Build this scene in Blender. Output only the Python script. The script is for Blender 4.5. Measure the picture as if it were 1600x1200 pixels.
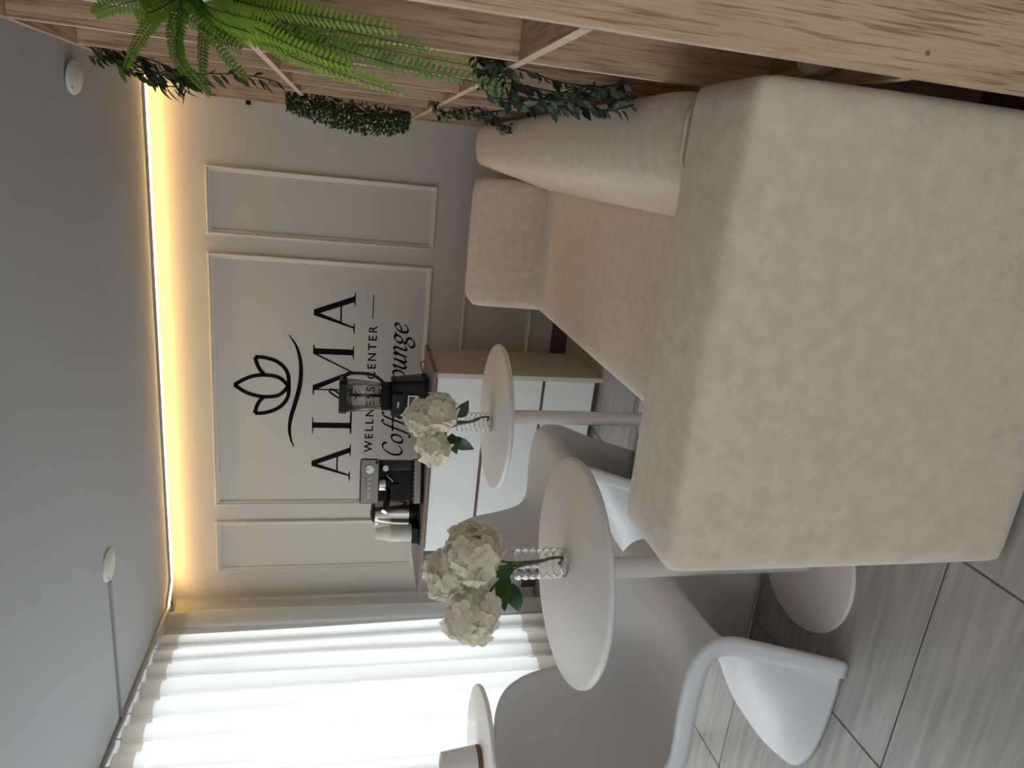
import bpy, bmesh, math, random
from mathutils import Vector, Matrix
random.seed(7)
for o in list(bpy.data.objects): bpy.data.objects.remove(o)
SC = bpy.context.scene
COL = SC.collection
R = math.radians
PI = math.pi

# ------------------------------------------------------------------ camera, light, exposure
CAM_F, CAM_PITCH, CAM_YAW, CAM_ROLL = 1082.62, -0.2328, -0.3122, 0.0311
CAM_POS = Vector((0.1579, -4.1988, 1.3741))
def make_camera():
    cy, sy, cp, sp = math.cos(CAM_YAW), math.sin(CAM_YAW), math.cos(CAM_PITCH), math.sin(CAM_PITCH)
    fwd = Vector((sy*cp, cy*cp, sp)); right = Vector((cy, -sy, 0)); up = right.cross(fwd)
    c, s = math.cos(CAM_ROLL), math.sin(CAM_ROLL)
    r0 = c*right + s*up                 # towards the right of the upright scene
    r1 = -(c*up - s*right)              # downwards
    m = Matrix((( r1.x, r0.x, -fwd.x, CAM_POS.x), (r1.y, r0.y, -fwd.y, CAM_POS.y),
                (r1.z, r0.z, -fwd.z, CAM_POS.z), (0, 0, 0, 1)))     # the phone was held sideways
    cd = bpy.data.cameras.new('camera'); cd.sensor_width = 36; cd.sensor_fit = 'HORIZONTAL'
    cd.lens = CAM_F*36/1600; cd.clip_start = .02; cd.clip_end = 100
    o = bpy.data.objects.new('camera', cd); o.matrix_world = m; COL.objects.link(o); SC.camera = o
make_camera()
SC.view_settings.view_transform = 'Standard'; SC.view_settings.look = 'None'
SC.view_settings.gamma = 1; SC.view_settings.use_curve_mapping = False
SC.view_settings.exposure = 0.75
W = bpy.data.worlds.new('daylight'); SC.world = W; W.use_nodes = True
W.node_tree.nodes['Background'].inputs[0].default_value = (.86, .93, 1, 1)
W.node_tree.nodes['Background'].inputs[1].default_value = .7
def area(name, loc, rot, sx, sy, power, color):
    l = bpy.data.lights.new(name, 'AREA'); l.shape = 'RECTANGLE'; l.size = sx; l.size_y = sy
    l.energy = power; l.color = color
    o = bpy.data.objects.new(name, l); o.location = loc; o.rotation_euler = rot; COL.objects.link(o)
# daylight pressing on the curtained window (left) and on the shop front behind the camera
area('window_daylight', (-3.25, -2.15, 1.25), (0, R(-90), 0), 2.3, 3.5, 112, (.93, .97, 1))
area('shop_front_daylight', (-1.0, -6.75, 1.35), (R(90), 0, 0), 2.6, 2.2, 5, (1, .98, .95))

area('added_side_fill', (-3.2, -5.4, 1.35), (0, R(-90), 0), 2.0, 1.7, 15, (.97, .98, 1))  # fill light added out of view at left rear to brighten the room

# ------------------------------------------------------------------ materials
MATS = {}
def mat(name, col, rough=.5, spec=.5, metal=0, var=0, vscale=8, bump=0, bscale=60, trans=0, alpha=1, emit=None, stretch=None, ramp=None, sheen=0, detail=4, coat=0):
    m = bpy.data.materials.new(name); m.use_nodes = True; MATS[name] = m
    nt = m.node_tree; b = nt.nodes['Principled BSDF']; L = nt.links
    b.inputs['Base Color'].default_value = (*col, 1); b.inputs['Roughness'].default_value = rough
    b.inputs['Specular IOR Level'].default_value = spec; b.inputs['Metallic'].default_value = metal
    b.inputs['Transmission Weight'].default_value = trans; b.inputs['Alpha'].default_value = alpha
    b.inputs['Sheen Weight'].default_value = sheen; b.inputs['Coat Weight'].default_value = coat
    if emit: b.inputs['Emission Color'].default_value = (*emit[0], 1); b.inputs['Emission Strength'].default_value = emit[1]
    if var or bump:
        tc = nt.nodes.new('ShaderNodeTexCoord'); mp = nt.nodes.new('ShaderNodeMapping'); L.new(tc.outputs['Object'], mp.inputs[0])
        if stretch: mp.inputs['Scale'].default_value = stretch
        if var:
            n = nt.nodes.new('ShaderNodeTexNoise'); n.inputs['Scale'].default_value = vscale; n.inputs['Detail'].default_value = detail
            L.new(mp.outputs[0], n.inputs['Vector'])
            cr = nt.nodes.new('ShaderNodeValToRGB'); L.new(n.outputs[0], cr.inputs[0])
            cr.color_ramp.elements[0].position = .32; cr.color_ramp.elements[1].position = .68
            cr.color_ramp.elements[0].color = (*[c*(1-var) for c in col], 1); cr.color_ramp.elements[1].color = (*[min(1, c*(1+var)) for c in col], 1)
            L.new(cr.outputs[0], b.inputs['Base Color'])
        if bump:
            n2 = nt.nodes.new('ShaderNodeTexNoise'); n2.inputs['Scale'].default_value = bscale; n2.inputs['Detail'].default_value = 3
            L.new(mp.outputs[0], n2.inputs['Vector']); bp = nt.nodes.new('ShaderNodeBump'); bp.inputs['Strength'].default_value = bump; bp.inputs['Distance'].default_value = .01
            L.new(n2.outputs[0], bp.inputs['Height']); L.new(bp.outputs[0], b.inputs['Normal'])
    return m
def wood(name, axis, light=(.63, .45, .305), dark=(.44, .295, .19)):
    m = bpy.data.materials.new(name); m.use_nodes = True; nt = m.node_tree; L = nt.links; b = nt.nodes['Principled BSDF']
    b.inputs['Roughness'].default_value = .55; b.inputs['Specular IOR Level'].default_value = .3
    tc = nt.nodes.new('ShaderNodeTexCoord'); oi = nt.nodes.new('ShaderNodeObjectInfo')
    ad = nt.nodes.new('ShaderNodeVectorMath'); ad.operation = 'ADD'; L.new(tc.outputs['Object'], ad.inputs[0])
    sc_ = nt.nodes.new('ShaderNodeVectorMath'); sc_.operation = 'SCALE'; sc_.inputs['Scale'].default_value = 9
    cx = nt.nodes.new('ShaderNodeCombineXYZ')
    for k in range(3): L.new(oi.outputs['Random'], cx.inputs[k])
    L.new(cx.outputs[0], sc_.inputs[0]); L.new(sc_.outputs[0], ad.inputs[1])
    def noise(scale, along, across, detail=6, dist=0):
        mp = nt.nodes.new('ShaderNodeMapping'); v = [across]*3; v['xyz'.index(axis)] = along; mp.inputs['Scale'].default_value = v
        n = nt.nodes.new('ShaderNodeTexNoise'); n.inputs['Scale'].default_value = scale; n.inputs['Detail'].default_value = detail
        n.inputs['Distortion'].default_value = dist
        L.new(ad.outputs[0], mp.inputs[0]); L.new(mp.outputs[0], n.inputs['Vector']); return n
    g1 = noise(9, .16, 2.4, 8, 1.6); g2 = noise(46, .11, 3.0, 5, .5); g3 = noise(2.0, .6, 1.2, 3, .5); g4 = noise(55, 2.2, .12, 3)
    mx = nt.nodes.new('ShaderNodeMath'); mx.operation = 'MULTIPLY_ADD'; L.new(g2.outputs[0], mx.inputs[0]); mx.inputs[1].default_value = .75; L.new(g1.outputs[0], mx.inputs[2])
    cr = nt.nodes.new('ShaderNodeValToRGB'); L.new(mx.outputs[0], cr.inputs[0]); e = cr.color_ramp.elements
    e[0].position = .68; e[0].color = (*dark, 1); e[1].position = 1.0; e[1].color = (*[min(1, c*1.2) for c in light], 1)
    q = e.new(.80); q.color = (*light, 1)
    m2 = nt.nodes.new('ShaderNodeMixRGB'); m2.blend_type = 'MULTIPLY'; m2.inputs[0].default_value = .38; L.new(cr.outputs[0], m2.inputs[1]); L.new(g3.outputs['Color'], m2.inputs[2])
    c3 = nt.nodes.new('ShaderNodeValToRGB'); L.new(g3.outputs[0], c3.inputs[0]); c3.color_ramp.elements[0].color = (.62, .55, .5, 1); c3.color_ramp.elements[1].color = (1.1, 1.05, 1, 1)
    L.new(c3.outputs[0], m2.inputs[2])
    # pale cross-grain saw marks in patches
    c4 = nt.nodes.new('ShaderNodeValToRGB'); L.new(g4.outputs[0], c4.inputs[0]); c4.color_ramp.elements[0].position = .60; c4.color_ramp.elements[1].position = .70
    gm = noise(2.6, 1, 1, 2); c5 = nt.nodes.new('ShaderNodeValToRGB'); L.new(gm.outputs[0], c5.inputs[0]); c5.color_ramp.elements[0].position = .52; c5.color_ramp.elements[1].position = .62
    mm = nt.nodes.new('ShaderNodeMath'); mm.operation = 'MULTIPLY'; L.new(c4.outputs[0], mm.inputs[0]); L.new(c5.outputs[0], mm.inputs[1])
    ms = nt.nodes.new('ShaderNodeMath'); ms.operation = 'MULTIPLY'; ms.inputs[1].default_value = .35; L.new(mm.outputs[0], ms.inputs[0])
    m3 = nt.nodes.new('ShaderNodeMixRGB'); L.new(ms.outputs[0], m3.inputs[0]); L.new(m2.outputs[0], m3.inputs[1]); m3.inputs[2].default_value = (.62, .50, .38, 1)
    gp = noise(150, .05, 1.7, 3, .4); c6 = nt.nodes.new('ShaderNodeValToRGB'); L.new(gp.outputs[0], c6.inputs[0]); c6.color_ramp.elements[0].position = .34; c6.color_ramp.elements[0].color = (.52, .46, .42, 1); c6.color_ramp.elements[1].position = .46; c6.color_ramp.elements[1].color = (1, 1, 1, 1)
    m4_ = nt.nodes.new('ShaderNodeMixRGB'); m4_.blend_type = 'MULTIPLY'; m4_.inputs[0].default_value = .9; L.new(m3.outputs[0], m4_.inputs[1]); L.new(c6.outputs[0], m4_.inputs[2])
    L.new(m4_.outputs[0], b.inputs['Base Color'])
    bp = nt.nodes.new('ShaderNodeBump'); bp.inputs['Strength'].default_value = .18; bp.inputs['Distance'].default_value = .004; L.new(mx.outputs[0], bp.inputs['Height']); L.new(bp.outputs[0], b.inputs['Normal'])
    return m
def leafmat(name, col, col2, rough=.45, transl=.25, attr=True):
    m = bpy.data.materials.new(name); m.use_nodes = True; nt = m.node_tree; L = nt.links; b = nt.nodes['Principled BSDF']
    b.inputs['Roughness'].default_value = rough; b.inputs['Specular IOR Level'].default_value = .35
    mix = nt.nodes.new('ShaderNodeMixRGB'); mix.inputs[1].default_value = (*col, 1); mix.inputs[2].default_value = (*col2, 1)
    if attr:
        a = nt.nodes.new('ShaderNodeAttribute'); a.attribute_name = 'tone'; L.new(a.outputs['Fac'], mix.inputs[0])
    else:
        oi = nt.nodes.new('ShaderNodeObjectInfo'); L.new(oi.outputs['Random'], mix.inputs[0])
    tr = nt.nodes.new('ShaderNodeBsdfTranslucent'); ms = nt.nodes.new('ShaderNodeMixShader'); ms.inputs[0].default_value = transl
    L.new(mix.outputs[0], b.inputs['Base Color']); L.new(mix.outputs[0], tr.inputs['Color'])
    L.new(b.outputs[0], ms.inputs[1]); L.new(tr.outputs[0], ms.inputs[2]); L.new(ms.outputs[0], nt.nodes['Material Output'].inputs[0])
    return m
def curtain_mat(name, open_, tint):
    m = bpy.data.materials.new(name); m.use_nodes = True; nt = m.node_tree; L = nt.links; nt.nodes.remove(nt.nodes['Principled BSDF'])
    tc = nt.nodes.new('ShaderNodeTexCoord'); mp = nt.nodes.new('ShaderNodeMapping'); mp.inputs['Scale'].default_value = (1, 1, .03); L.new(tc.outputs['Object'], mp.inputs[0])
    n = nt.nodes.new('ShaderNodeTexNoise'); n.inputs['Scale'].default_value = 220; n.inputs['Detail'].default_value = 3; L.new(mp.outputs[0], n.inputs['Vector'])
    cr = nt.nodes.new('ShaderNodeValToRGB'); L.new(n.outputs[0], cr.inputs[0]); cr.color_ramp.elements[0].color = (*[c*.9 for c in tint], 1); cr.color_ramp.elements[1].color = (*tint, 1)
    d = nt.nodes.new('ShaderNodeBsdfDiffuse'); t = nt.nodes.new('ShaderNodeBsdfTranslucent'); x = nt.nodes.new('ShaderNodeBsdfTransparent')
    L.new(cr.outputs[0], d.inputs[0]); L.new(cr.outputs[0], t.inputs[0])
    a = nt.nodes.new('ShaderNodeMixShader'); a.inputs[0].default_value = .5; L.new(d.outputs[0], a.inputs[1]); L.new(t.outputs[0], a.inputs[2])
    c = nt.nodes.new('ShaderNodeMixShader'); c.inputs[0].default_value = open_; L.new(a.outputs[0], c.inputs[1]); L.new(x.outputs[0], c.inputs[2])
    L.new(c.outputs[0], nt.nodes['Material Output'].inputs[0]); return m
def glass_mat(name, tint=(1, 1, 1), ior=1.45, rough=0):
    m = bpy.data.materials.new(name); m.use_nodes = True; nt = m.node_tree; b = nt.nodes['Principled BSDF']
    b.inputs['Base Color'].default_value = (*tint, 1); b.inputs['Roughness'].default_value = rough; b.inputs['IOR'].default_value = ior
    b.inputs['Transmission Weight'].default_value = 1; return m
def pane_mat(name, tint, refl):
    m = bpy.data.materials.new(name); m.use_nodes = True; nt = m.node_tree; L = nt.links; nt.nodes.remove(nt.nodes['Principled BSDF'])
    t = nt.nodes.new('ShaderNodeBsdfTransparent'); t.inputs[0].default_value = (*tint, 1); g = nt.nodes.new('ShaderNodeBsdfGlossy'); g.inputs['Roughness'].default_value = .03
    f = nt.nodes.new('ShaderNodeFresnel'); f.inputs[0].default_value = 1.45; mu = nt.nodes.new('ShaderNodeMath'); mu.operation = 'MULTIPLY'; mu.inputs[1].default_value = refl; L.new(f.outputs[0], mu.inputs[0])
    x = nt.nodes.new('ShaderNodeMixShader'); L.new(mu.outputs[0], x.inputs[0]); L.new(t.outputs[0], x.inputs[1]); L.new(g.outputs[0], x.inputs[2]); L.new(x.outputs[0], nt.nodes['Material Output'].inputs[0]); return m
M_WALL = mat('wall_paint', (.67, .63, .56), .75, .25, bump=.03, bscale=220)
M_CEIL = mat('ceiling_paint', (.455, .462, .472), .85, .2, bump=.03, bscale=160)
M_TRIM = mat('moulding_paint', (.70, .66, .59), .5, .35)
M_GROUT = mat('grout', (.20, .19, .18), .9, .1)
M_TILE = mat('floor_tile', (.385, .37, .35), .24, .45, var=.17, vscale=9, bump=.05, bscale=14, stretch=(.35, 4.5, 1), detail=7)
M_BASEB = mat('baseboard_wood', (.13, .10, .085), .5, .3, var=.2, vscale=20, stretch=(.2, 1, 2))
M_WHITE = mat('white_lacquer', (.88, .89, .89), .35, .45)
M_EDGE = mat('cabinet_edging', (.62, .61, .59), .45, .4)
M_GREIGE = mat('greige_panel', (.60, .53, .425), .55, .3)
M_DARKGAP = mat('drawer_channel', (.16, .115, .095), .5, .3)
M_TOP = mat('walnut_top', (.20, .145, .12), .4, .4, var=.22, vscale=16, stretch=(.15, 2.2, 2.2), detail=6)
M_TABLE = mat('table_laminate', (.83, .80, .76), .42, .4)
M_PLASTIC = mat('chair_plastic', (.76, .765, .785), .42, .4)
M_FAB = mat('suede_fabric', (.73, .61, .50), .9, .15, var=.07, vscale=30, bump=.15, bscale=200, sheen=.35, detail=7)
M_FEET = mat('sofa_foot', (.03, .03, .03), .5)
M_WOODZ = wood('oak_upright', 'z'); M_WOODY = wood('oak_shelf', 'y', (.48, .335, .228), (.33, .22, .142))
M_OAKEDGE = mat('oak_edge', (.62, .48, .36), .6, .25, var=.12, vscale=30, stretch=(1, 1, .3))
M_BLACK = mat('black_plastic', (.009, .009, .010), .35, .22)
M_BLACKM = mat('black_matt', (.014, .014, .015), .6, .15)
M_BRONZE = mat('bronze_steel', (.33, .285, .25), .38, .5, metal=.75)
M_CHROME = mat('chrome', (.75, .75, .75), .18, .5, metal=1)
M_STEEL = mat('brushed_steel', (.55, .53, .50), .24, .5, metal=1, bump=.02, bscale=90, stretch=(8, 8, .3))
M_PAPER = mat('paper_cup', (.78, .76, .71), .7, .2)
M_DARKGL = mat('dark_gloss', (.025, .025, .028), .15, .3)
M_JAR = pane_mat('smoked_jar', (.925, .90, .90), .8)
M_GLASS = glass_mat('clear_glass', (1, 1, 1), 1.45)
M_PANE = pane_mat('window_glass', (.97, .98, .98), .5)
M_ALU = mat('grey_aluminium', (.42, .42, .43), .4, .5, metal=.6)
M_DUCT = mat('duct_plastic', (.33, .335, .34), .5, .3)
M_OFFW = mat('off_white_plastic', (.66, .63, .57), .5, .4)
M_INK = mat('black_vinyl', (.007, .005, .005), .6, .08)
M_LED = mat('led_diffuser', (.9, .85, .7), .5, emit=((1, .60, .20), 18))
M_LABEL = mat('white_print', (.85, .85, .85), .5)
M_STEM = mat('flower_stem', (.10, .12, .03), .6, .3, var=.3, vscale=60)
M_VINE = mat('vine_stem', (.035, .035, .02), .6, .3)
M_PETAL = leafmat('hydrangea_petal', (.97, .93, .84), (.86, .84, .60), .6, .35)
M_PETAL2 = leafmat('hydrangea_petal_blush', (.97, .90, .84), (.88, .84, .62), .6, .35)
M_HEADCORE = mat('flower_core', (.80, .75, .55), .8, .1)
M_FERN = leafmat('fern_leaf', (.035, .13, .02), (.30, .46, .035), .45, .3)
M_LEAFD = leafmat('ruscus_leaf', (.03, .055, .022), (.075, .10, .035), .4, .15, attr=False)
M_LEAFB = leafmat('vine_leaf', (.012, .028, .014), (.095, .135, .080), .34, .12, attr=False)
M_BOX = leafmat('boxwood_leaf', (.02, .04, .012), (.07, .10, .025), .45, .12)
M_HLEAF = leafmat('hydrangea_leaf', (.012, .05, .016), (.03, .09, .025), .35, .12, attr=False)
M_CURT = curtain_mat('sheer_linen', .10, (.80, .80, .79)); M_CURTB = curtain_mat('linen_hem', .02, (.74, .70, .62))
M_BROWN = mat('brown_wood_ring', (.22, .10, .035), .45, .4, var=.2, vscale=40)
M_POT = mat('white_ceramic', (.80, .78, .76), .4, .4)
M_SCREW = mat('screw_metal', (.45, .48, .52), .3, .5, metal=.9)

# ------------------------------------------------------------------ helpers
def empty(name, loc, rz=0, label=None, cat=None, group=None):
    o = bpy.data.objects.new(name, None); o.location = loc; o.rotation_euler = (0, 0, rz); o.empty_display_size = .1; COL.objects.link(o)
    return tag(o, label, cat, group)
def tag(o, label=None, cat=None, group=None, kind=None):
    if label: o['label'] = label
    if cat: o['category'] = cat
    if group: o['group'] = group
    if kind: o['kind'] = kind
    return o
def obj(name, bm, m, parent=None, smooth=False, loc=None, rot=None):
    if isinstance(bm, bmesh.types.BMesh):
        me = bpy.data.meshes.new(name); bmesh.ops.recalc_face_normals(bm, faces=bm.faces)
        bm.to_mesh(me); bm.free()
    else: me = bm
    for mm in (m if isinstance(m, (list, tuple)) else [m]):
        if len(me.materials) < (len(m) if isinstance(m, (list, tuple)) else 1): me.materials.append(mm)
    if smooth:
        for p in me.polygons: p.use_smooth = True
    o = bpy.data.objects.new(name, me); COL.objects.link(o)
    if loc is not None: o.location = loc
    if rot is not None: o.rotation_euler = rot
    if parent: o.parent = parent
    return o
def bevel(o, w, seg=2, ang=35):
    md = o.modifiers.new('bevel', 'BEVEL'); md.width = w; md.segments = seg; md.limit_method = 'ANGLE'; md.angle_limit = R(ang); md.harden_normals = False
    for p in o.data.polygons: p.use_smooth = True
    md2 = o.modifiers.new('wn', 'WEIGHTED_NORMAL'); md2.keep_sharp = True
    return o
def add_box(bm, x0, x1, y0, y1, z0, z1):
    vs = [bm.verts.new((x, y, z)) for x in (x0, x1) for y in (y0, y1) for z in (z0, z1)]
    for f in ((0, 1, 3, 2), (4, 6, 7, 5), (0, 4, 5, 1), (2, 3, 7, 6), (0, 2, 6, 4), (1, 5, 7, 3)): bm.faces.new([vs[i] for i in f])
def box(name, x0, x1, y0, y1, z0, z1, m, parent=None, bev=0, seg=2):
    bm = bmesh.new(); cx, cy, cz = (x0+x1)/2, (y0+y1)/2, (z0+z1)/2
    add_box(bm, x0-cx, x1-cx, y0-cy, y1-cy, z0-cz, z1-cz)
    o = obj(name, bm, m, parent, loc=(cx, cy, cz))
    if bev: bevel(o, bev, seg)
    return o
def add_lathe(bm, prof, n=32, c=(0, 0, 0), cap=True):
    rings = []
    for r, z in prof:
        if r < 1e-6: rings.append([bm.verts.new((c[0], c[1], c[2]+z))])
        else: rings.append([bm.verts.new((c[0]+r*math.cos(2*PI*k/n), c[1]+r*math.sin(2*PI*k/n), c[2]+z)) for k in range(n)])
    for a, b in zip(rings, rings[1:]):
        for k in range(n):
            k2 = (k+1) % n
            if len(a) == 1 and len(b) == 1: continue
            if len(a) == 1: bm.faces.new((a[0], b[k], b[k2]))
            elif len(b) == 1: bm.faces.new((a[k], b[0], a[k2]))
            else: bm.faces.new((a[k], b[k], b[k2], a[k2]))
    if cap:
        for rg in (rings[0], rings[-1]):
            if len(rg) > 2: bm.faces.new(rg)
def lathe(name, prof, m, parent=None, n=32, loc=None, rot=None, cap=True):
    bm = bmesh.new(); add_lathe(bm, prof, n, cap=cap); o = obj(name, bm, m, parent, True, loc, rot)
    md = o.modifiers.new('es', 'EDGE_SPLIT'); md.split_angle = R(50); return o
def add_tube(bm, pts, r, n=8, cap=True):
    pts = [Vector(p) for p in pts]; rs = r if isinstance(r, (list, tuple)) else [r]*len(pts)
    rings = []; up = None
    for i, p in enumerate(pts):
        t = (pts[min(i+1, len(pts)-1)]-pts[max(i-1, 0)]).normalized()
        if up is None: up = t.orthogonal().normalized()
        up = (up - t*up.dot(t)).normalized() if (up - t*up.dot(t)).length > 1e-6 else t.orthogonal().normalized()
        s = t.cross(up)
        rings.append([bm.verts.new(p+(up*math.cos(2*PI*k/n)+s*math.sin(2*PI*k/n))*rs[i]) for k in range(n)])
    for a, b in zip(rings, rings[1:]):
        for k in range(n): bm.faces.new((a[k], a[(k+1) % n], b[(k+1) % n], b[k]))
    if cap: bm.faces.new(rings[0]); bm.faces.new(rings[-1])
def tube(name, pts, r, m, parent=None, n=10, loc=None):
    bm = bmesh.new(); add_tube(bm, pts, r, n); return obj(name, bm, m, parent, True, loc)
def smooth_path(P, n=8):
    P = [Vector(p) for p in P]; out = []
    for i in range(len(P)-1):
        a, b, c, d = P[max(i-1, 0)], P[i], P[i+1], P[min(i+2, len(P)-1)]
        for k in range(n):
            t = k/n
            out.append(.5*((2*b)+(-a+c)*t+(2*a-5*b+4*c-d)*t*t+(-a+3*b-3*c+d)*t**3))
    out.append(P[-1]); return out
def add_prism(bm, pts, axis, a, b):
    def mk(p, v):
        q = list(p); q.insert('xyz'.index(axis), v); return bm.verts.new(q)
    A = [mk(p, a) for p in pts]; B = [mk(p, b) for p in pts]; n = len(pts)
    bm.faces.new(A); bm.faces.new(B)
    for k in range(n): bm.faces.new((A[k], A[(k+1) % n], B[(k+1) % n], B[k]))
def prism(name, pts, axis, a, b, m, parent=None, bev=0, loc=None):
    bm = bmesh.new(); add_prism(bm, pts, axis, a, b); o = obj(name, bm, m, parent, loc=loc)
    if bev: bevel(o, bev, 3)
    return o
def puffy(name, x0, x1, y0, y1, z0, z1, m, parent, r=.035, amt=.012, n=10):
    """an upholstered block: rounded edges and faces that swell a little"""
    c = Vector(((x0+x1)/2, (y0+y1)/2, (z0+z1)/2)); h = Vector(((x1-x0)/2, (y1-y0)/2, (z1-z0)/2))
    bm = bmesh.new(); bmesh.ops.create_cube(bm, size=2); bmesh.ops.subdivide_edges(bm, edges=bm.edges[:], cuts=n, use_grid_fill=True)
    def warp(u):   # crowd samples near the edges
        return math.copysign(1-(1-abs(u))**1.8, u)
    for v in bm.verts:
        u = [warp(x) for x in v.co]; p = Vector((u[0]*h.x, u[1]*h.y, u[2]*h.z))
        q = Vector([max(-h[k]+r, min(h[k]-r, p[k])) for k in range(3)])
        d = p-q
        if d.length > 1e-7: p = q+d.normalized()*r if sum(abs(x) > 1e-7 for x in d) > 1 else q+d.normalized()*r
        for k in range(3):
            a, b = [j for j in range(3) if j != k]
            s = abs(u[k])
            if s > .75: p[k] += math.copysign(amt*(s-.75)*4*(1-u[a]**2)*(1-u[b]**2), u[k])
        v.co = p
    return obj(name, bm, m, parent, True, c)

# ------------------------------------------------------------------ the room
H = 2.4374
XL, XR, YB, YF = -2.84, .72, 0.0, -6.6
XS = .3479                                   # front plane of the oak shelf
def struct(o): o['kind'] = 'structure'; return o
fl = struct(box('floor', XL-.2, XR+.2, YF-.2, .2, -.12, -.006, M_GROUT))
TX, TY = .6375, .613
tile_me = None
def cut(a, b, lo, hi): return max(a, lo), min(b, hi)
g = .0022
for i in range(-3, 5):
    for j in range(-6, 6):
        x0, x1 = cut(-1.2314+i*TX, -1.2314+(i+1)*TX, XL, XR); y0, y1 = cut(-3.0467+j*TY, -3.0467+(j+1)*TY, YF, YB)
        if x1-x0 < .02 or y1-y0 < .02: continue
        full = abs(x1-x0-TX) < 1e-4 and abs(y1-y0-TY) < 1e-4
        if full and tile_me:
            o = bpy.data.objects.new('tile', tile_me); COL.objects.link(o); o.parent = fl
        else:
            bm = bmesh.new(); hx, hy = (x1-x0)/2-g, (y1-y0)/2-g
            b_ = .0018; lo = [bm.verts.new((sx*hx, sy*hy, -.008)) for sx, sy in ((-1, -1), (1, -1), (1, 1), (-1, 1))]
            mi = [bm.verts.new((sx*hx, sy*hy, -b_)) for sx, sy in ((-1, -1), (1, -1), (1, 1), (-1, 1))]
            up = [bm.verts.new((sx*(hx-b_), sy*(hy-b_), 0)) for sx, sy in ((-1, -1), (1, -1), (1, 1), (-1, 1))]
            bm.faces.new(up)
            for k in range(4):
                k2 = (k+1) % 4; bm.faces.new((lo[k], lo[k2], mi[k2], mi[k])); bm.faces.new((mi[k], mi[k2], up[k2], up[k]))
            o = obj('tile', bm, M_TILE, fl)
            if full: tile_me = o.data
        o.location = ((x0+x1)/2-fl.location.x, (y0+y1)/2-fl.location.y, -fl.location.z)
struct(box('ceiling', XL-.2, XR+.2, YF-.2, .2, H, H+.12, M_CEIL))
wb = struct(box('wall_back', XL-.2, XR+.2, 0, .15, 0, H, M_WALL))
struct(box('wall_right', XR, XR+.15, YF, 0, 0, H, M_WALL))
def wall_with_hole(name, axis, a0, a1, lo, hi, h0, h1, z0, z1):
    bm = bmesh.new()
    def B(u0, u1, v0, v1):
        if axis == 'x': add_box(bm, a0, a1, u0, u1, v0, v1)
        else: add_box(bm, u0, u1, a0, a1, v0, v1)
    B(lo, h0, 0, H); B(h1, hi, 0, H); B(h0, h1, 0, z0); B(h0, h1, z1, H)
    return struct(obj(name, bm, M_WALL))
wall_with_hole('wall_left', 'x', XL-.15, XL, -4.4, 0, -3.9, -.40, .06, 2.36); wall_with_hole('wall_left', 'x', XL-.15, XL, YF, -4.4, -6.3, -4.5, .3, 2.36)  # second opening is for the unseen side window added for its light
wall_with_hole('wall_front', 'y', YF-.15, YF, XL, XR, -2.4, .4, .10, 2.36)
def window(name, axis, a, h0, h1, z0, z1, n):
    w = struct(bpy.data.objects.new(name, None)); COL.objects.link(w); t, d = .05, .04
    def B(nm, u0, u1, v0, v1, m, dd):
        if axis == 'x': return box(nm, a-dd, a+dd, u0, u1, v0, v1, m, w)
        return box(nm, u0, u1, a-dd, a+dd, v0, v1, m, w)
    B('window_sill', h0, h1, z0, z0+t, M_WHITE, d); B('window_head', h0, h1, z1-t, z1, M_WHITE, d)
    for k in range(n+1):
        u = h0+(h1-h0-t)*k/n; B('window_mullion', u, u+t, z0+t, z1-t, M_WHITE, d)
    for k in range(n):
        u = h0+(h1-h0-t)*k/n; B('pane', u+t, h0+(h1-h0-t)*(k+1)/n, z0+t, z1-t, M_PANE, .003)
window('window_1', 'x', XL-.08, -3.9, -.40, .06, 2.36, 3)
window('added_side_window', 'x', XL-.08, -6.3, -4.5, .3, 2.36, 2)  # the side window is unseen, added to go with the extra fill light
window('window_2', 'y', YF-.08, -2.4, .4, .10, 2.36, 3)
# mouldings on the back wall: mitred frames with a stepped section
def moulding(x0, x1, z0, z1):
    prof = [(0, 0), (0, .014), (.006, .019), (.012, .017), (.016, .011), (.024, .009), (.030, .004), (.030, 0)]   # inwards, out of the wall
    bm = bmesh.new(); cols = []
    for cx, cz, sx, sz in ((x0, z0, 1, 1), (x1, z0, -1, 1), (x1, z1, -1, -1), (x0, z1, 1, -1)):
        cols.append([bm.verts.new((cx+sx*u, -.0005-v, cz+sz*u)) for u, v in prof])
    for k in range(4):
        a, b = cols[k], cols[(k+1) % 4]
        for i in range(len(prof)-1): bm.faces.new((a[i], a[i+1], b[i+1], b[i]))
    o = obj('panel_moulding', bm, M_TRIM, wb); o.location = -wb.location; return o
for a, b in ((-.3691, 0), (-2.0579, -.4714), (-2.5398, -2.1718)):
    moulding(a, b, .8974, 2.1619); moulding(a, b, .2501, .6945)
struct(box('baseboard_back', XL, XR, -.014, -.0005, 0, .1015, M_BASEB, bev=.003))
struct(box('baseboard_right', XR-.014, XR-.0005, YF, -.014, 0, .1015, M_BASEB))

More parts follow.
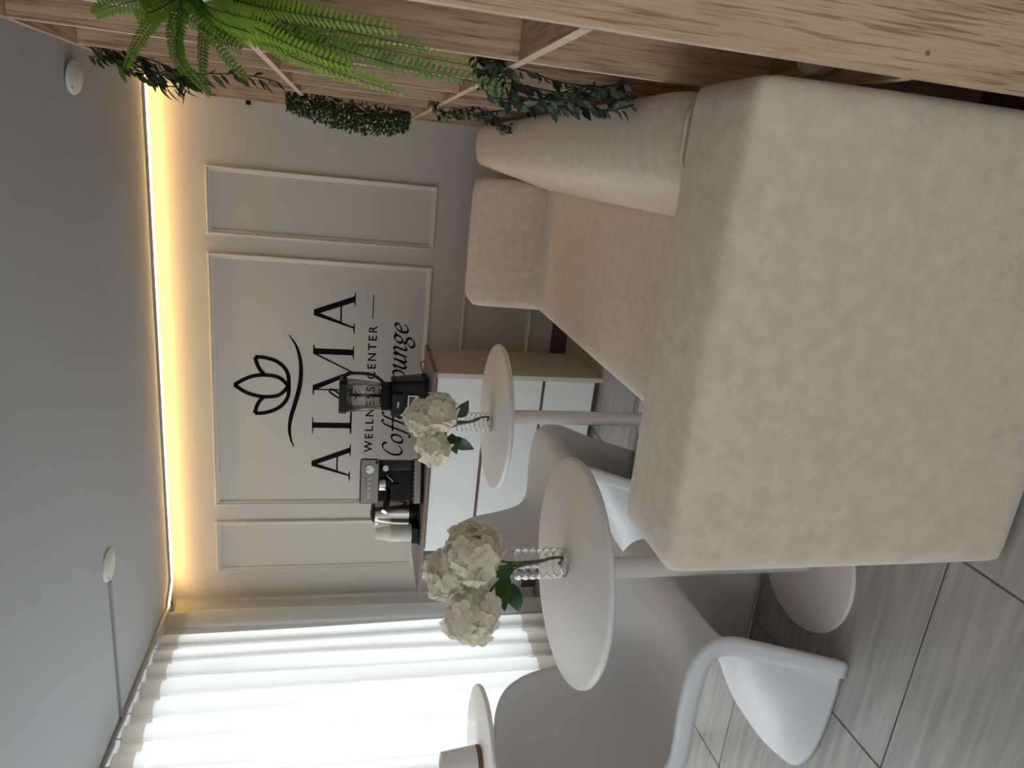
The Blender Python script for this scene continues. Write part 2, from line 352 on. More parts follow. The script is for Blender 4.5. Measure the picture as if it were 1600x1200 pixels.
# ------------------------------------------------------------------ lettering on the back wall (flat vinyl, 1.2 mm)
logo = empty('wall_lettering', (-1.25, 0, 1.5), 0, 'black lotus emblem with ALMA Wellness Center and coffee lounge lettering on the back wall', 'sign')
def flat(name, polys, y=-.0016):
    """polys: list of triangle/quad strips or outlines given as (x, z) in wall coordinates"""
    bm = bmesh.new()
    for P in polys:
        A = [bm.verts.new((p[0]+1.25, y, p[1]-1.5)) for p in P]; B = [bm.verts.new((p[0]+1.25, -.0003, p[1]-1.5)) for p in P]; n = len(P)
        bm.faces.new(A)
        for k in range(n): bm.faces.new((A[k], A[(k+1) % n], B[(k+1) % n], B[k]))
    bmesh.ops.triangulate(bm, faces=[f for f in bm.faces if len(f.verts) > 4])
    return obj(name, bm, M_INK, logo)
def strip(pts, hw):
    """quads of a stroke: pts, half widths"""
    out = []; N = []
    for i, p in enumerate(pts):
        a, b = pts[max(i-1, 0)], pts[min(i+1, len(pts)-1)]; d = Vector((b[0]-a[0], b[1]-a[1]))
        d = d.normalized() if d.length > 1e-9 else Vector((1, 0)); N.append(Vector((-d.y, d.x)))
    for i in range(len(pts)-1):
        p, q = Vector(pts[i]), Vector(pts[i+1]); out.append([p+N[i]*hw[i], q+N[i+1]*hw[i+1], q-N[i+1]*hw[i+1], p-N[i]*hw[i]])
    return out
def curve2(P, n=10): return [(v.x, v.y) for v in smooth_path([(p[0], p[1], 0) for p in P], n)]
zb, zc, TH, TN = 1.342, 1.583, .036, .0085     # baseline, cap height, thick and thin strokes
def serif(x0, x1, z, up): s = .009 if up else -.009; return [(x0, z), (x1, z), (x1, z+s*.5), ((x0+x1)/2+.012, z+s), ((x0+x1)/2-.012, z+s), (x0, z+s*.5)]
def letter_A(x0, x1):                          # outer foot ends
    ap = (x0+x1)/2-.004; xl, xr = x0+.036, x1-.040
    P = [[(ap-.02, zc), (ap+.014, zc), (xr+TH/2, zb), (xr-TH/2, zb)], [(ap-.020, zc), (ap-.006, zc-.035), (xl+TN*.6, zb), (xl-TN*.6, zb)]]
    f = .36; P.append([(xl+(ap-xl)*f, zb+.088), (xr+(ap-xr)*f-.006, zb+.088), (xr+(ap-xr)*f, zb+.078), (xl+(ap-xl)*f-.003, zb+.078)])
    P += [serif(x0, xl+.032, zb, True), serif(xr-.046, x1, zb, True)]; return P
def letter_L(x0, x1):
    s = x0+.058
    return [[(s-TH/2, zb), (s-TH/2, zc), (s+TH/2, zc), (s+TH/2, zb)], [(x0+.004, zb), (x1-.01, zb), (x1-.012, zb+.010), (s, zb+.012), (x0+.004, zb+.008)],
            [(x1-.012, zb), (x1, zb+.062), (x1-.007, zb+.062), (x1-.034, zb+.01)], serif(x0, x0+.115, zc, False)]
def letter_M(x0, x1):
    l, r = x0+.032, x1-.042; mid = (l+r)/2-.012
    return [[(l-.012, zc), (l+.026, zc), (mid+TH/2, zb+.006), (mid-.004, zb+.002)], [(r-.016, zc), (r-.004, zc), (mid+.014, zb+.012), (mid, zb+.002)],
            [(l-TN/2, zb), (l-TN/2, zc), (l+TN/2, zc), (l+TN/2, zb)], [(r-TH/2, zb), (r-TH/2, zc), (r+TH/2, zc), (r+TH/2, zb)],
            serif(x0, l+.03, zb, True), serif(r-.045, x1, zb, True), serif(l-.035, l, zc, False), serif(r, r+.042, zc, False)]
flat('letter_a', letter_A(-1.892, -1.634)); flat('letter_l', letter_L(-1.566, -1.345)); flat('letter_m', letter_M(-1.303, -.985)); flat('letter_a', letter_A(-.909, -.652))
# lotus: three outlined petals
def petal(side_a, side_b, w=.0115):
    P = []
    for s in (side_a, side_b):
        c = curve2(s, 12); P += strip(c, [w]*len(c))
    return P
lot = petal([(-1.257, 2.036), (-1.212, 1.965), (-1.190, 1.89), (-1.193, 1.81), (-1.212, 1.765), (-1.255, 1.725)], [(-1.257, 2.036), (-1.304, 1.965), (-1.326, 1.885), (-1.324, 1.81), (-1.304, 1.765), (-1.255, 1.725)])
lot += petal([(-1.077, 1.915), (-1.079, 1.862), (-1.098, 1.798), (-1.135, 1.752), (-1.185, 1.727), (-1.255, 1.722)], [(-1.077, 1.915), (-1.120, 1.905), (-1.156, 1.888), (-1.182, 1.866)])
lot += petal([(-1.436, 1.921), (-1.432, 1.865), (-1.408, 1.80), (-1.372, 1.755), (-1.322, 1.728), (-1.255, 1.722)], [(-1.436, 1.921), (-1.393, 1.910), (-1.356, 1.892), (-1.330, 1.868)])
flat('lotus_emblem', lot)
sw = curve2([(-.932, 1.724), (-.995, 1.683), (-1.07, 1.660), (-1.16, 1.652), (-1.257, 1.660), (-1.357, 1.683), (-1.452, 1.708), (-1.533, 1.718), (-1.601, 1.710), (-1.658, 1.691)], 8)
n_ = len(sw); flat('wave_line', strip(sw, [.002+.0115*math.sin(PI*i/(n_-1))**.8 for i in range(n_)]))
flat('dash', [[(-.810, 1.2345), (-.661, 1.2345), (-.661, 1.2400), (-.810, 1.2400)]])
flat('dash', [[(-1.870, 1.2405), (-1.727, 1.2405), (-1.727, 1.2460), (-1.870, 1.2460)]])
def text_mesh(name, body, m, parent, width, height, spacing=1.25):
    cu = bpy.data.curves.new(name, 'FONT'); cu.body = body; cu.space_character = spacing; cu.extrude = .012; cu.offset = .014; cu.resolution_u = 3
    t = bpy.data.objects.new('tmp', cu); COL.objects.link(t); bpy.context.view_layer.update()
    me = bpy.data.meshes.new_from_object(t.evaluated_get(bpy.context.evaluated_depsgraph_get())); bpy.data.objects.remove(t)
    xs = [v.co.x for v in me.vertices]; ys = [v.co.y for v in me.vertices]; x0, x1, y0, y1 = min(xs), max(xs), min(ys), max(ys)
    for v in me.vertices: v.co = ((v.co.x-x0)/(x1-x0)*width, (v.co.y-y0)/(y1-y0)*height, v.co.z*.05)
    me.materials.clear(); o = obj(name, me, m, parent); o.rotation_euler = (PI/2, 0, 0); return o
t = text_mesh('letter', 'WELLNESS CENTER', M_INK, logo, .838, .052, 1.35)
def islands(o, name, loc):
    src = bmesh.new(); src.from_mesh(o.data); todo = set(src.verts); k = 0
    while todo:
        st_ = [todo.pop()]; isl = set(st_)
        while st_:
            v = st_.pop()
            for e in v.link_edges:
                w = e.other_vert(v)
                if w in todo: todo.discard(w); isl.add(w); st_.append(w)
        b = bmesh.new(); mp = {v: b.verts.new(v.co) for v in isl}
        for f in {f for v in isl for f in v.link_faces}: b.faces.new([mp[v] for v in f.verts])
        n = obj(name, b, o.data.materials[0], o.parent); n.location = loc; n.rotation_euler = o.rotation_euler
    src.free(); bpy.data.objects.remove(o)
islands(t, 'letter', (-1.690+1.25, -.0007, 1.207-1.5))
# italic script, broad-nib strokes; glyph units: x-height 1
def script(name, glyphs, x, z, xh):
    nib = Vector((math.cos(R(35)), math.sin(R(35))))
    for adv, strokes in glyphs:
        polys = []
        for s in strokes:
            c = curve2(s, 9); pts = [(x+(p[0]+.22*p[1])*xh, z+p[1]*xh) for p in c]; hw = []
            for i in range(len(pts)):
                a, b = pts[max(i-1, 0)], pts[min(i+1, len(pts)-1)]; d = Vector((b[0]-a[0], b[1]-a[1])).normalized(); nn = Vector((-d.y, d.x)); hw.append(xh*(.034+.072*abs(nn.dot(nib))))
            polys += strip(pts, hw)
        x += adv*xh; flat(name, polys)
gC = (1.28, [[(1.12, 1.36), (1.02, 1.60), (.78, 1.72), (.46, 1.60), (.2, 1.2), (.12, .7), (.25, .2), (.55, 0), (.85, .08), (1.08, .3)]])
go = (.92, [[(.45, 1.0), (.18, .85), (.06, .45), (.15, .08), (.36, 0), (.62, .12), (.76, .5), (.68, .88), (.45, 1.0)]])
gf = (.72, [[(1.0, 1.72), (.86, 1.86), (.66, 1.72), (.52, 1.2), (.36, .3), (.22, -.35), (.04, -.62), (-.16, -.52)], [(.12, .93), (.45, .94), (.78, .93)]])
ge = (.84, [[(.12, .46), (.42, .56), (.66, .74), (.62, .95), (.42, 1.0), (.2, .82), (.08, .45), (.16, .1), (.36, 0), (.58, .1), (.74, .28)]])
gL = (1.15, [[(.42, 1.68), (.32, 1.0), (.2, .04)], [(.05, .03), (.5, .02), (.98, .03), (1.05, .32)], [(.2, 1.68), (.66, 1.68)]])
gu = (1.02, [[(.04, .82), (.2, 1.0), (.2, .7), (.14, .25), (.28, 0), (.5, .15), (.7, .6), (.78, 1.0)], [(.78, 1.0), (.7, .45), (.68, .1), (.82, .02), (.98, .18)]])
gn = (1.02, [[(.04, .82), (.2, 1.0), (.2, .6), (.1, 0)], [(.14, .4), (.34, .85), (.58, 1.0), (.72, .85), (.66, .4), (.66, .1), (.8, .02), (.96, .18)]])
gg = (.95, [[(.72, .92), (.45, 1.0), (.18, .82), (.14, .55), (.34, .38), (.58, .5), (.68, .78), (.6, .98), (.45, 1.0)], [(.3, .4), (.14, .22), (.3, .1), (.6, -.02), (.7, -.25), (.5, -.52), (.15, -.55), (-.02, -.35), (.1, -.12), (.3, .06)], [(.66, .9), (.92, .98)]])
script('script_letter', [gC, go, gf, gf, ge, ge], -1.725, 1.017, .073)
script('script_letter', [gL, go, gu, gn, gg, ge], -1.292, 1.022, .078)

# ------------------------------------------------------------------ ceiling: LED strip, covers, cable duct, curtain rail
led = empty('led_strip', (-1.1, -.03, H-.01), 0, 'long white LED strip in aluminium profile along the ceiling edge of the back wall', 'light')
def led_run(a, b):
    a, b = Vector(a), Vector(b); d = (b-a).normalized(); s = d.cross(Vector((0, 0, 1)))
    for nm, w, z0, z1, m in (('profile', .011, -.004, .009, M_ALU), ('diffuser', .0065, -.011, -.0045, M_LED)):
        bm = bmesh.new(); vs = []
        for p in (a, b):
            for sw_, zz in ((-w, z0), (w, z0), (w, z1), (-w, z1)): vs.append(bm.verts.new(p+s*sw_+Vector((0, 0, zz))-led.location))
        for f in ((0, 1, 2, 3), (4, 5, 6, 7), (0, 1, 5, 4), (1, 2, 6, 5), (2, 3, 7, 6), (3, 0, 4, 7)): bm.faces.new([vs[i] for i in f])
        obj(nm, bm, m, led)
for a, b in (((.60, -.056), (.02, -.054)), ((.017, -.054), (-1.30, -.056)), ((-1.303, -.056), (-2.56, -.058)), ((-2.565, -.060), (-2.672, -.17))):
    led_run((*a, H-.0095), (*b, H-.0095))
def cover(loc, r, tilt, label):
    t = empty('ceiling_cover', loc, 0, label, 'cover plate', 'round junction covers on the ceiling'); t.rotation_euler = tilt
    lathe('cap', [(0, -.012), (r*.92, -.011), (r, -.006), (r, 0), (0, 0)], M_OFFW, t, 40)
    if tilt[0]: lathe('recess_shade_disc', [(0, -.002), (r*.85, -.002), (r*.85, 0), (0, 0)], M_BLACKM, t, 32, (0, .004, .0085))  # black disc puts the shade of the open gap into colour
    for a in (.7, .7+PI): lathe('screw', [(0, -.0145), (.0045, -.014), (.005, -.011), (0, -.011)], M_SCREW, t, 10, (r*.78*math.cos(a), r*.78*math.sin(a), 0))
cover((.31, -1.035, H-.010), .062, (R(-5.0), R(6.0), 0), 'round off-white junction cover hanging slightly open on the ceiling near the oak shelf')
cover((-1.80, -1.075, H-.0002), .078, (0, 0, 0), 'round off-white junction cover on the ceiling where the cable duct ends')
o = box('cable_duct', -2.672, -1.882, -1.089, -1.075, H-.013, H-.0004, M_DUCT, bev=.002); tag(o, 'thin grey cable duct on the ceiling running from round cover to curtain rail', 'duct')
rail = empty('curtain_rail', (-2.69, -2.3, H), 0, 'grey aluminium curtain rail fixed along the ceiling at the window', 'curtain rail')
box('track', -.012, .012, -2.15, 2.17, -.022, -.0004, M_ALU, rail, .002); box('end_cap', -.014, .014, 2.171, 2.185, -.024, -.0006, M_BLACKM, rail)
for k in range(26): lathe('glider', [(0, -.042), (.004, -.042), (.004, -.0225), (0, -.0225)], M_OFFW, rail, 8, (-.0, 2.08-.165*k, 0))
# curtain
cur = empty('sheer_curtain', (-2.69, -2.3, 0), 0, 'full-length white sheer linen curtain hanging in soft pleats over the window', 'curtain')
def pleat(y, z):
    u = -y/.163+.35*math.sin(y*2.7)+.22*math.sin(y*6.1+1); ph = 2*PI*u
    amp = .058+.014*math.sin(y*5.3+.7)
    f = .25+.75*min(1, (2.40-z)/.35)
    return (-.045+amp*(math.sin(ph+.55*math.sin(ph)))+.010*math.sin(y*11+z*1.3))*(.55+.45*f), .012*math.sin(ph*.5+z*2)*(1-z/2.4)+.028*math.sin(2*ph+.6)*(.4+.6*f)
def cloth(name, z0, z1, nz, m, off=0.0):
    bm = bmesh.new(); rows = []; ny = 620
    for j in range(nz+1):
        z = z0+(z1-z0)*j/nz; row = []
        for i in range(ny+1):
            y = .0-.045-4.15*i/ny; dx, dy = pleat(y, z); row.append(bm.verts.new((dx+off, y+dy+2.3, z)))
        rows.append(row)
    for a, b in zip(rows, rows[1:]):
        for k in range(ny): bm.faces.new((a[k], a[k+1], b[k+1], b[k]))
    return obj(name, bm, m, cur, True)
cloth('cloth', .025, 2.40, 22, M_CURT); cloth('header_band', 2.30, 2.402, 2, M_CURTB, .0022); cloth('hem_band', .022, .205, 2, M_CURTB, .0022)

# ------------------------------------------------------------------ counter
CX, CY, CR = -.925, -.735, R(-2.0)
cab = empty('counter_cabinet', (CX, CY, 0), CR, 'white drawer counter with a greige side panel standing before the lettered wall', 'cabinet')
# local: x to the left is negative, y 0 = front plane, depth +y
D_ = .44
box('side_panel', -.012, .012, 0, D_, 0, .918, [M_GREIGE], cab); box('front_edging', -.013, .0125, -.0025, -.0003, 0, .918, M_EDGE, cab)
box('end_panel', -1.262, -1.240, 0, D_, 0, .918, M_WHITE, cab); box('divider_panel', -1.078, -1.060, .004, D_, .036, .918, M_WHITE, cab)
box('back_panel', -1.2395, -.0125, D_-.012, D_-.002, .06, .918, M_GREIGE, cab); box('plinth', -1.2395, -.0125, .05, .07, 0, .035, M_DARKGAP, cab)
box('niche_shelf', -1.2395, -1.0785, .02, D_-.013, .45, .468, M_WHITE, cab); box('bottom_board', -1.2395, -.0125, .02, D_-.013, .036, .054, M_WHITE, cab)
box('channel_board', -1.0595, -.0125, .030, .042, .06, .917, M_DARKGAP, cab)
for z0, z1 in ((.040, .322), (.340, .632), (.650, .914)): box('drawer', -1.0600, -.0130, -.001, .020, z0, z1, M_WHITE, cab, .0015)
for z in (.331, .641): box('handle_channel', -1.0595, -.0132, .010, .029, z-.0085, z+.0085, M_DARKGAP, cab)
wt = empty('counter_worktop', (CX, CY, .919), CR, 'brown walnut-look worktop lying on the white drawer counter', 'worktop')
box('slab', -1.365, .022, -.012, D_+.03, 0, .0205, M_TOP, wt, .0015)
WT = .9397
def on_top(x, y): return Vector((x, y, WT))

# espresso machine
esp = empty('espresso_machine', (-1.608, -.585, WT), R(22), 'black and bronze espresso machine with portafilter on the worktop', 'coffee machine')
box('back_body', -.116, .116, .02, .10, .012, .345, M_BLACK, esp, .008, 3); box('head', -.125, .125, -.035, .0195, .245, .352, M_BLACK, esp, .014, 4)
box('front_panel', -.119, .119, -.0395, -.0355, .250, .346, M_BRONZE, esp, .0035, 3)
box('base', -.125, .125, -.06, .02, 0, .055, M_BLACK, esp, .006); box('drip_tray', -.122, .122, -.068, -.0605, .016, .054, M_BRONZE, esp, .003)
bm = bmesh.new()
for k in range(9): add_box(bm, -.10+k*.024, -.092+k*.024, -.055, .012, .0555, .058)
o = obj('drip_grate', bm, M_STEEL, esp)
box('side_column', .06, .116, -.028, .0195, .0585, .235, M_DARKGL, esp, .006)
def dial(parent, name, x, z, r, d, m, y=-.0395):
    return lathe(name, [(r*1.06, 0), (r*1.06, d*.25), (r, d*.3), (r*.94, d), (0, d)], m, parent, 28, (x, y-.0003, z), (PI/2, 0, 0))
k = dial(esp, 'rotary_knob', .068, .300, .024, .018, M_CHROME); box('pointer', -.0015, .0015, .004, .022, .0185, .0195, M_BLACKM, k)
for i, x in enumerate((.018, -.006, -.031)):
    b_ = dial(esp, 'round_button', x, .301, .0098, .004, M_BRONZE); lathe('ring', [(.0098, .0042), (.0075, .0046), (.0075, .0042)], M_CHROME, b_, 20, cap=False)
dial(esp, 'power_button', .105, .262, .008, .003, M_BLACK)
bm = bmesh.new()
for x in (.018, -.006, -.031): add_box(bm, x-.003, x+.003, -.0402, -.0396, .318, .322)
for a in range(5): add_box(bm, .068+.031*math.cos(.5+a*.55)-.0012, .068+.031*math.cos(.5+a*.55)+.0012, -.0402, -.0396, .300+.031*math.sin(.5+a*.55)-.0012, .300+.031*math.sin(.5+a*.55)+.0012)
o = obj('icons', bm, M_BLACKM, esp)
b_ = box('name_badge', -.097, -.061, -.0412, -.0397, .294, .308, M_LABEL, esp); bm = bmesh.new()
for i, (a, w_) in enumerate(((-.013, .006), (-.005, .004), (.001, .003), (.006, .006))): add_box(bm, a, a+w_, -.0013, -.0008, -.0025, .0025)
obj('badge_print', bm, M_BLACKM, b_)
lathe('group_head', [(.036, .02), (.038, .055), (.0, .055), ], M_CHROME, esp, 28, (-.02, -.006, .190)); lathe('filter_basket', [(0, -.03), (.030, -.028), (.034, 0), (.034, .02), (0, .02)], M_BLACKM, esp, 28, (-.02, -.006, .190))
h_ = tube('portafilter_handle', [(-.045, -.03, .196), (-.075, -.055, .198), (-.11, -.085, .205), (-.150, -.12, .214)], [.014, .016, .018, .017], M_BLACK, esp, 14)
lathe('end_cap', [(0, 0), (.012, .001), (.0165, .006), (.0165, .014), (0, .014)], M_CHROME, esp, 20, (-.1505, -.1205, .2135), (0, R(-62), R(38)))
lathe('spout', [(.007, 0), (.009, .03), (0, .03)], M_BLACKM, esp, 14, (-.02, -.006, .133))
dial(esp, 'steam_knob', .072, .212, .017, .016, M_CHROME, -.0285)
tube('steam_wand', smooth_path([(.035, -.03, .205), (.022, -.045, .195), (.012, -.05, .18), (-.002, -.052, .172)], 5), .0045, M_CHROME, esp, 8)

# kettle
ket = empty('electric_kettle', (-1.878, -.462, WT), 0, 'brushed steel electric kettle with black lid and base behind the paper cups', 'kettle')
lathe('power_base', [(0, 0), (.084, 0), (.086, .006), (.082, .016), (0, .018)], M_BLACK, ket, 36)
lathe('heater_ring', [(.074, .0185), (.076, .055), (.0755, .058), (0, .058)], M_BLACK, ket, 36)
lathe('body', [(.0755, .0585), (.0745, .12), (.066, .20), (.057, .255), (.0, .255)], M_STEEL, ket, 40)
lathe('lid', [(.057, .2555), (.055, .262), (.04, .275), (.018, .281), (0, .282)], M_BLACK, ket, 32)
tube('handle', smooth_path([(.03, -.02, .268), (.072, -.03, .268), (.098, -.036, .24), (.105, -.036, .18), (.098, -.034, .115), (.077, -.026, .075)], 5), [.009]*26, M_BLACK, ket, 10)
prism('pour_spout', [(-.05, .215), (-.086, .25), (-.05, .252)], 'y', -.014, .014, M_STEEL, ket, .003)
# cup stand and the paper cups, upside down in one stack
st = empty('cup_tray', (-1.945, -.585, WT), R(4), 'low black tray with a box riser holding the stacked paper cups', 'tray')
box('tray_plate', -.052, .055, -.055, .055, 0, .008, M_BLACKM, st, .002); box('riser', -.046, .05, -.048, .048, .0085, .046, M_BLACK, st, .003)
cup_prof = [(.0475, 0), (.0495, .0015), (.0495, .0045), (.0455, .006), (.0285, .090), (.0275, .0895), (.0272, .087), (.0445, .004)]
cup_me = None
NCUP = 16
ORD = 'first second third fourth fifth sixth seventh eighth ninth tenth eleventh twelfth thirteenth fourteenth fifteenth sixteenth'.split()
for k in range(NCUP):
    z = WT+.0465+k*.0078
    if cup_me is None:
        bm = bmesh.new(); add_lathe(bm, cup_prof, 32, cap=False); bm2 = bm
        add_lathe(bm, [(0, .0865), (.0273, .0865)], 32, cap=False)
        o = obj('paper_cup', bm, M_PAPER, None, True, (-1.945, -.585, z)); cup_me = o.data
    else:
        o = bpy.data.objects.new('paper_cup', cup_me); o.location = (-1.945, -.585, z); COL.objects.link(o)
    o.rotation_euler = (random.uniform(-.006, .006), random.uniform(-.006, .006), random.random()*6)
    tag(o, 'upside-down white paper cup, %s from the top of the nested stack' % ORD[NCUP-1-k] if k < NCUP-1 else 'topmost upside-down white paper cup of the stack, its whole side showing', 'cup', 'stack of paper cups on the tray')

# blender
bl = empty('blender', (-1.128, -.50, WT), R(6), 'black countertop blender with smoky clear jar on the worktop', 'blender')
def frustum(name, a, b, z0, z1, m, r0=.02, n=5, cap=True, parent=None, shell=False):
    bm = bmesh.new(); rings = []
    for (hx, hy, cx, cy), z, r in ((a, z0, r0), (b, z1, r0)):
        rg = []
        for sx, sy, a0 in ((1, 1, 0), (-1, 1, 90), (-1, -1, 180), (1, -1, 270)):
            for k_ in range(n+1):
                an = R(a0+90*k_/n); rg.append(bm.verts.new((cx+sx*(hx-r)+r*math.cos(an), cy+sy*(hy-r)+r*math.sin(an), z)))
        rings.append(rg)
    N = len(rings[0])
    for k_ in range(N): bm.faces.new((rings[0][k_], rings[0][(k_+1) % N], rings[1][(k_+1) % N], rings[1][k_]))
    if cap: bm.faces.new(rings[0]); bm.faces.new(rings[1])
    o = obj(name, bm, m, parent or bl, True); md = o.modifiers.new('es', 'EDGE_SPLIT'); md.split_angle = R(40)
    if shell: s = o.modifiers.new('so', 'SOLIDIFY'); s.thickness = .003
    return o
frustum('foot_base', (.118, .11, 0, 0), (.116, .108, 0, 0), 0, .028, M_BLACKM); frustum('motor_base', (.114, .106, 0, 0), (.098, .088, 0, .005), .0285, .170, M_BLACK)
frustum('collar', (.100, .09, 0, 0), (.098, .088, 0, 0), .1705, .196, M_BLACKM); frustum('front_plate', (.062, .012, -.02, -.098), (.058, .012, -.02, -.092), .135, .196, M_BLACK, .006)
cp_ = box('control_panel', -.066, .030, -.1105, -.106, .055, .112, M_CHROME, bl, .002); cp_.rotation_euler.x = R(-5)
box('touch_field', -.044, .044, -.0038, -.0027, -.0245, .0245, M_DARKGL, cp_)
frustum('jar_clamp', (.070, .068, 0, 0), (.071, .070, 0, 0), .1965, .250, M_BLACKM, .02, cap=False, shell=True)
frustum('jar', (.067, .064, 0, 0), (.085, .076, 0, 0), .2505, .438, M_JAR, .02, shell=True)
lid = frustum('lid', (.092, .082, 0, 0), (.090, .080, 0, 0), .4385, .478, M_BLACK, .02)
tube('lid_loop', smooth_path([(-.02, 0, .478), (.004, -.005, .515), (.022, -.008, .53), (.030, -.008, .522), (.022, -.004, .50), (.004, 0, .479)], 5), .006, M_BLACK, bl, 8)
tube('handle', smooth_path([(.086, 0, .455), (.118, -.004, .44), (.124, -.005, .39), (.122, -.005, .33), (.110, -.004, .285), (.078, 0, .245)], 6), .0085, M_BLACK, bl, 10)
bm = bmesh.new(); add_tube(bm, [(0, 0, .235), (0, 0, .425)], .0085, 10)
for z, s in ((.28, .048), (.33, .040), (.385, .034)):
    for a in (0, PI):
        c_, s_ = math.cos(a+z*9), math.sin(a+z*9)
        vs = [bm.verts.new((c_*u-s_*v, s_*u+c_*v, z+w)) for u, v, w in ((.008, -.01, -.004), (s, -.004, .012), (s, .006, .014), (.008, .011, .006))]; bm.faces.new(vs)
obj('blade_column', bm, M_BLACKM, bl)
t = text_mesh('name_print', 'ninja', M_LABEL, bl, .036, .017, 1.0); t.location = (-.041, -.1105, .155)
cord = tube('power_cord', smooth_path([(-1.03, -.40, WT+.012), (-1.005, -.34, WT+.02), (-.995, -.28, WT+.018), (-.992, -.245, WT-.03), (-.99, -.235, .6), (-.99, -.235, .05)], 6), .0032, M_BLACKM, None, 6)
cord.parent = bl; cord.matrix_parent_inverse = (Matrix.Translation(bl.location) @ Matrix.Rotation(R(6), 4, 'Z')).inverted()

# ------------------------------------------------------------------ sofa
sofa = empty('lounge_sofa', (-.1, -1.88, 0), 0, 'beige suede sofa with square arms along the oak shelf', 'sofa')
sx, sy = .1, 1.88
def sp(name, x0, x1, y0, y1, z0, z1, **k): return puffy(name, x0+sx, x1+sx, y0+sy, y1+sy, z0, z1, M_FAB, sofa, **k)
sp('sofa_base', -.515, .335, -2.955, -.80, .035, .315, r=.02, amt=.004)
sp('seat_cushion', -.530, .100, -2.962, -.775, .30, .452, r=.035, amt=.012, n=14)
sp('armrest', -.540, .330, -3.178, -2.945, .010, .787, r=.026, amt=.010, n=14)
sp('armrest', -.530, .090, -.815, -.600, .022, .787, r=.032, amt=.012, n=12)
# back cushion: sloping front, rounded top, swept along Y with a softened end
def back_cushion():
    prof = smooth_path([(.326, .34, 0), (.328, .60, 0), (.327, .745, 0), (.320, .780, 0), (.270, .793, 0), (.205, .792, 0), (.158, .776, 0), (.136, .735, 0), (.105, .62, 0), (.068, .475, 0), (.06, .40, 0), (.06, .34, 0)], 5)
    bm = bmesh.new(); rows = []; c = Vector((.22, .58)); y0, y1 = -2.938, -.560
    ys = [(0, .86), (.006, .93), (.02, .98), (.045, 1), (.2, 1.006), (.5, 1.01), (.8, 1.006), (.955, 1), (.98, .985), (.994, .95), (1, .90)]
    for u, s in ys:
        y = y0+(y1-y0)*u; rows.append([bm.verts.new((c.x+(p.x-c.x)*s+sx, y+sy, c.y+(p.y-c.y)*s)) for p in prof])
    for a, b in zip(rows, rows[1:]):
        for k_ in range(len(prof)-1): bm.faces.new((a[k_], a[k_+1], b[k_+1], b[k_]))
        bm.faces.new((a[-1], a[0], b[0], b[-1]))
    bm.faces.new(rows[0]); bm.faces.new(rows[-1])
    return obj('back_cushion', bm, M_FAB, sofa, True)
back_cushion()
tube('piping', [(.150+sx, -2.941+sy, .76), (.20+sx, -2.942+sy, .784), (.27+sx, -2.942+sy, .786), (.325+sx, -2.941+sy, .765)], .004, M_FAB, sofa, 8)
for x in (-.46, .27):
    for y in (-3.10, -1.9, -.68): lathe('foot', [(.022, 0), (.028, .024), (0, .024)], M_FEET, sofa, 16, (x+sx, y+sy, 0))

# ------------------------------------------------------------------ oak shelf
shelf = empty('oak_shelf', (.5, -1.6, 0), 0, 'tall oak lattice shelf of upright boards and cross boards along the right side', 'shelf')
XB = XR-.012; ZT = 2.112
UY = [-3.2+.4045*k for k in range(0, 9)]
ut = .018
def shelf_box(name, x0, x1, y0, y1, z0, z1, m): return box(name, x0, x1, y0, y1, z0, z1, m, shelf)
for k, y in enumerate(UY):
    y = min(y, -.025)
    o = shelf_box('upright_board', XS+.0015-.5, XB-.5, y+1.6, y+ut+1.6, .0, ZT-.019, M_WOODZ)
    e = box('edge_band', -(XB-XS-.0015)/2-.0015, -(XB-XS-.0015)/2-.0001, -ut/2, ut/2, -(ZT-.019)/2, (ZT-.019)/2, M_OAKEDGE, o)
BZ = (.02, .545, 1.069, 1.594)
for z in BZ:
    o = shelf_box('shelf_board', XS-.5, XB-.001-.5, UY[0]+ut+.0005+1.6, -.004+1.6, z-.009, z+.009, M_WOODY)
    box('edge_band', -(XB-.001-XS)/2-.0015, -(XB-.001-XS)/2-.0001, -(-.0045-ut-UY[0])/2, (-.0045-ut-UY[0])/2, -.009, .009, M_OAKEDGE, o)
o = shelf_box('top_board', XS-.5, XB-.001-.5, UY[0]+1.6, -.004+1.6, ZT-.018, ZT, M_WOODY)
lathe('screw', [(0, .002), (.0035, .0018), (.004, 0), (0, 0)], M_SCREW, shelf, 12, (.383-.5, UY[0]-.0004+1.6, .534), (PI/2, 0, 0))
o = lathe('round_dish', [(0, 0), (.058, 0), (.064, .003), (.066, .026), (.065, .029), (.061, .029), (.058, .022), (.045, .019), (0, .0185)], M_OFFW, None, 48, (.4335, -2.985, .5545))
tag(o, 'round shallow white dish on a shelf board behind the near sofa arm', 'dish')
o = box('wall_clip', .326, .346, -.024, -.0008, 1.922, 1.946, M_BLACKM, None, .003); tag(o, 'small black clip on the back wall beside the oak shelf top', 'clip')

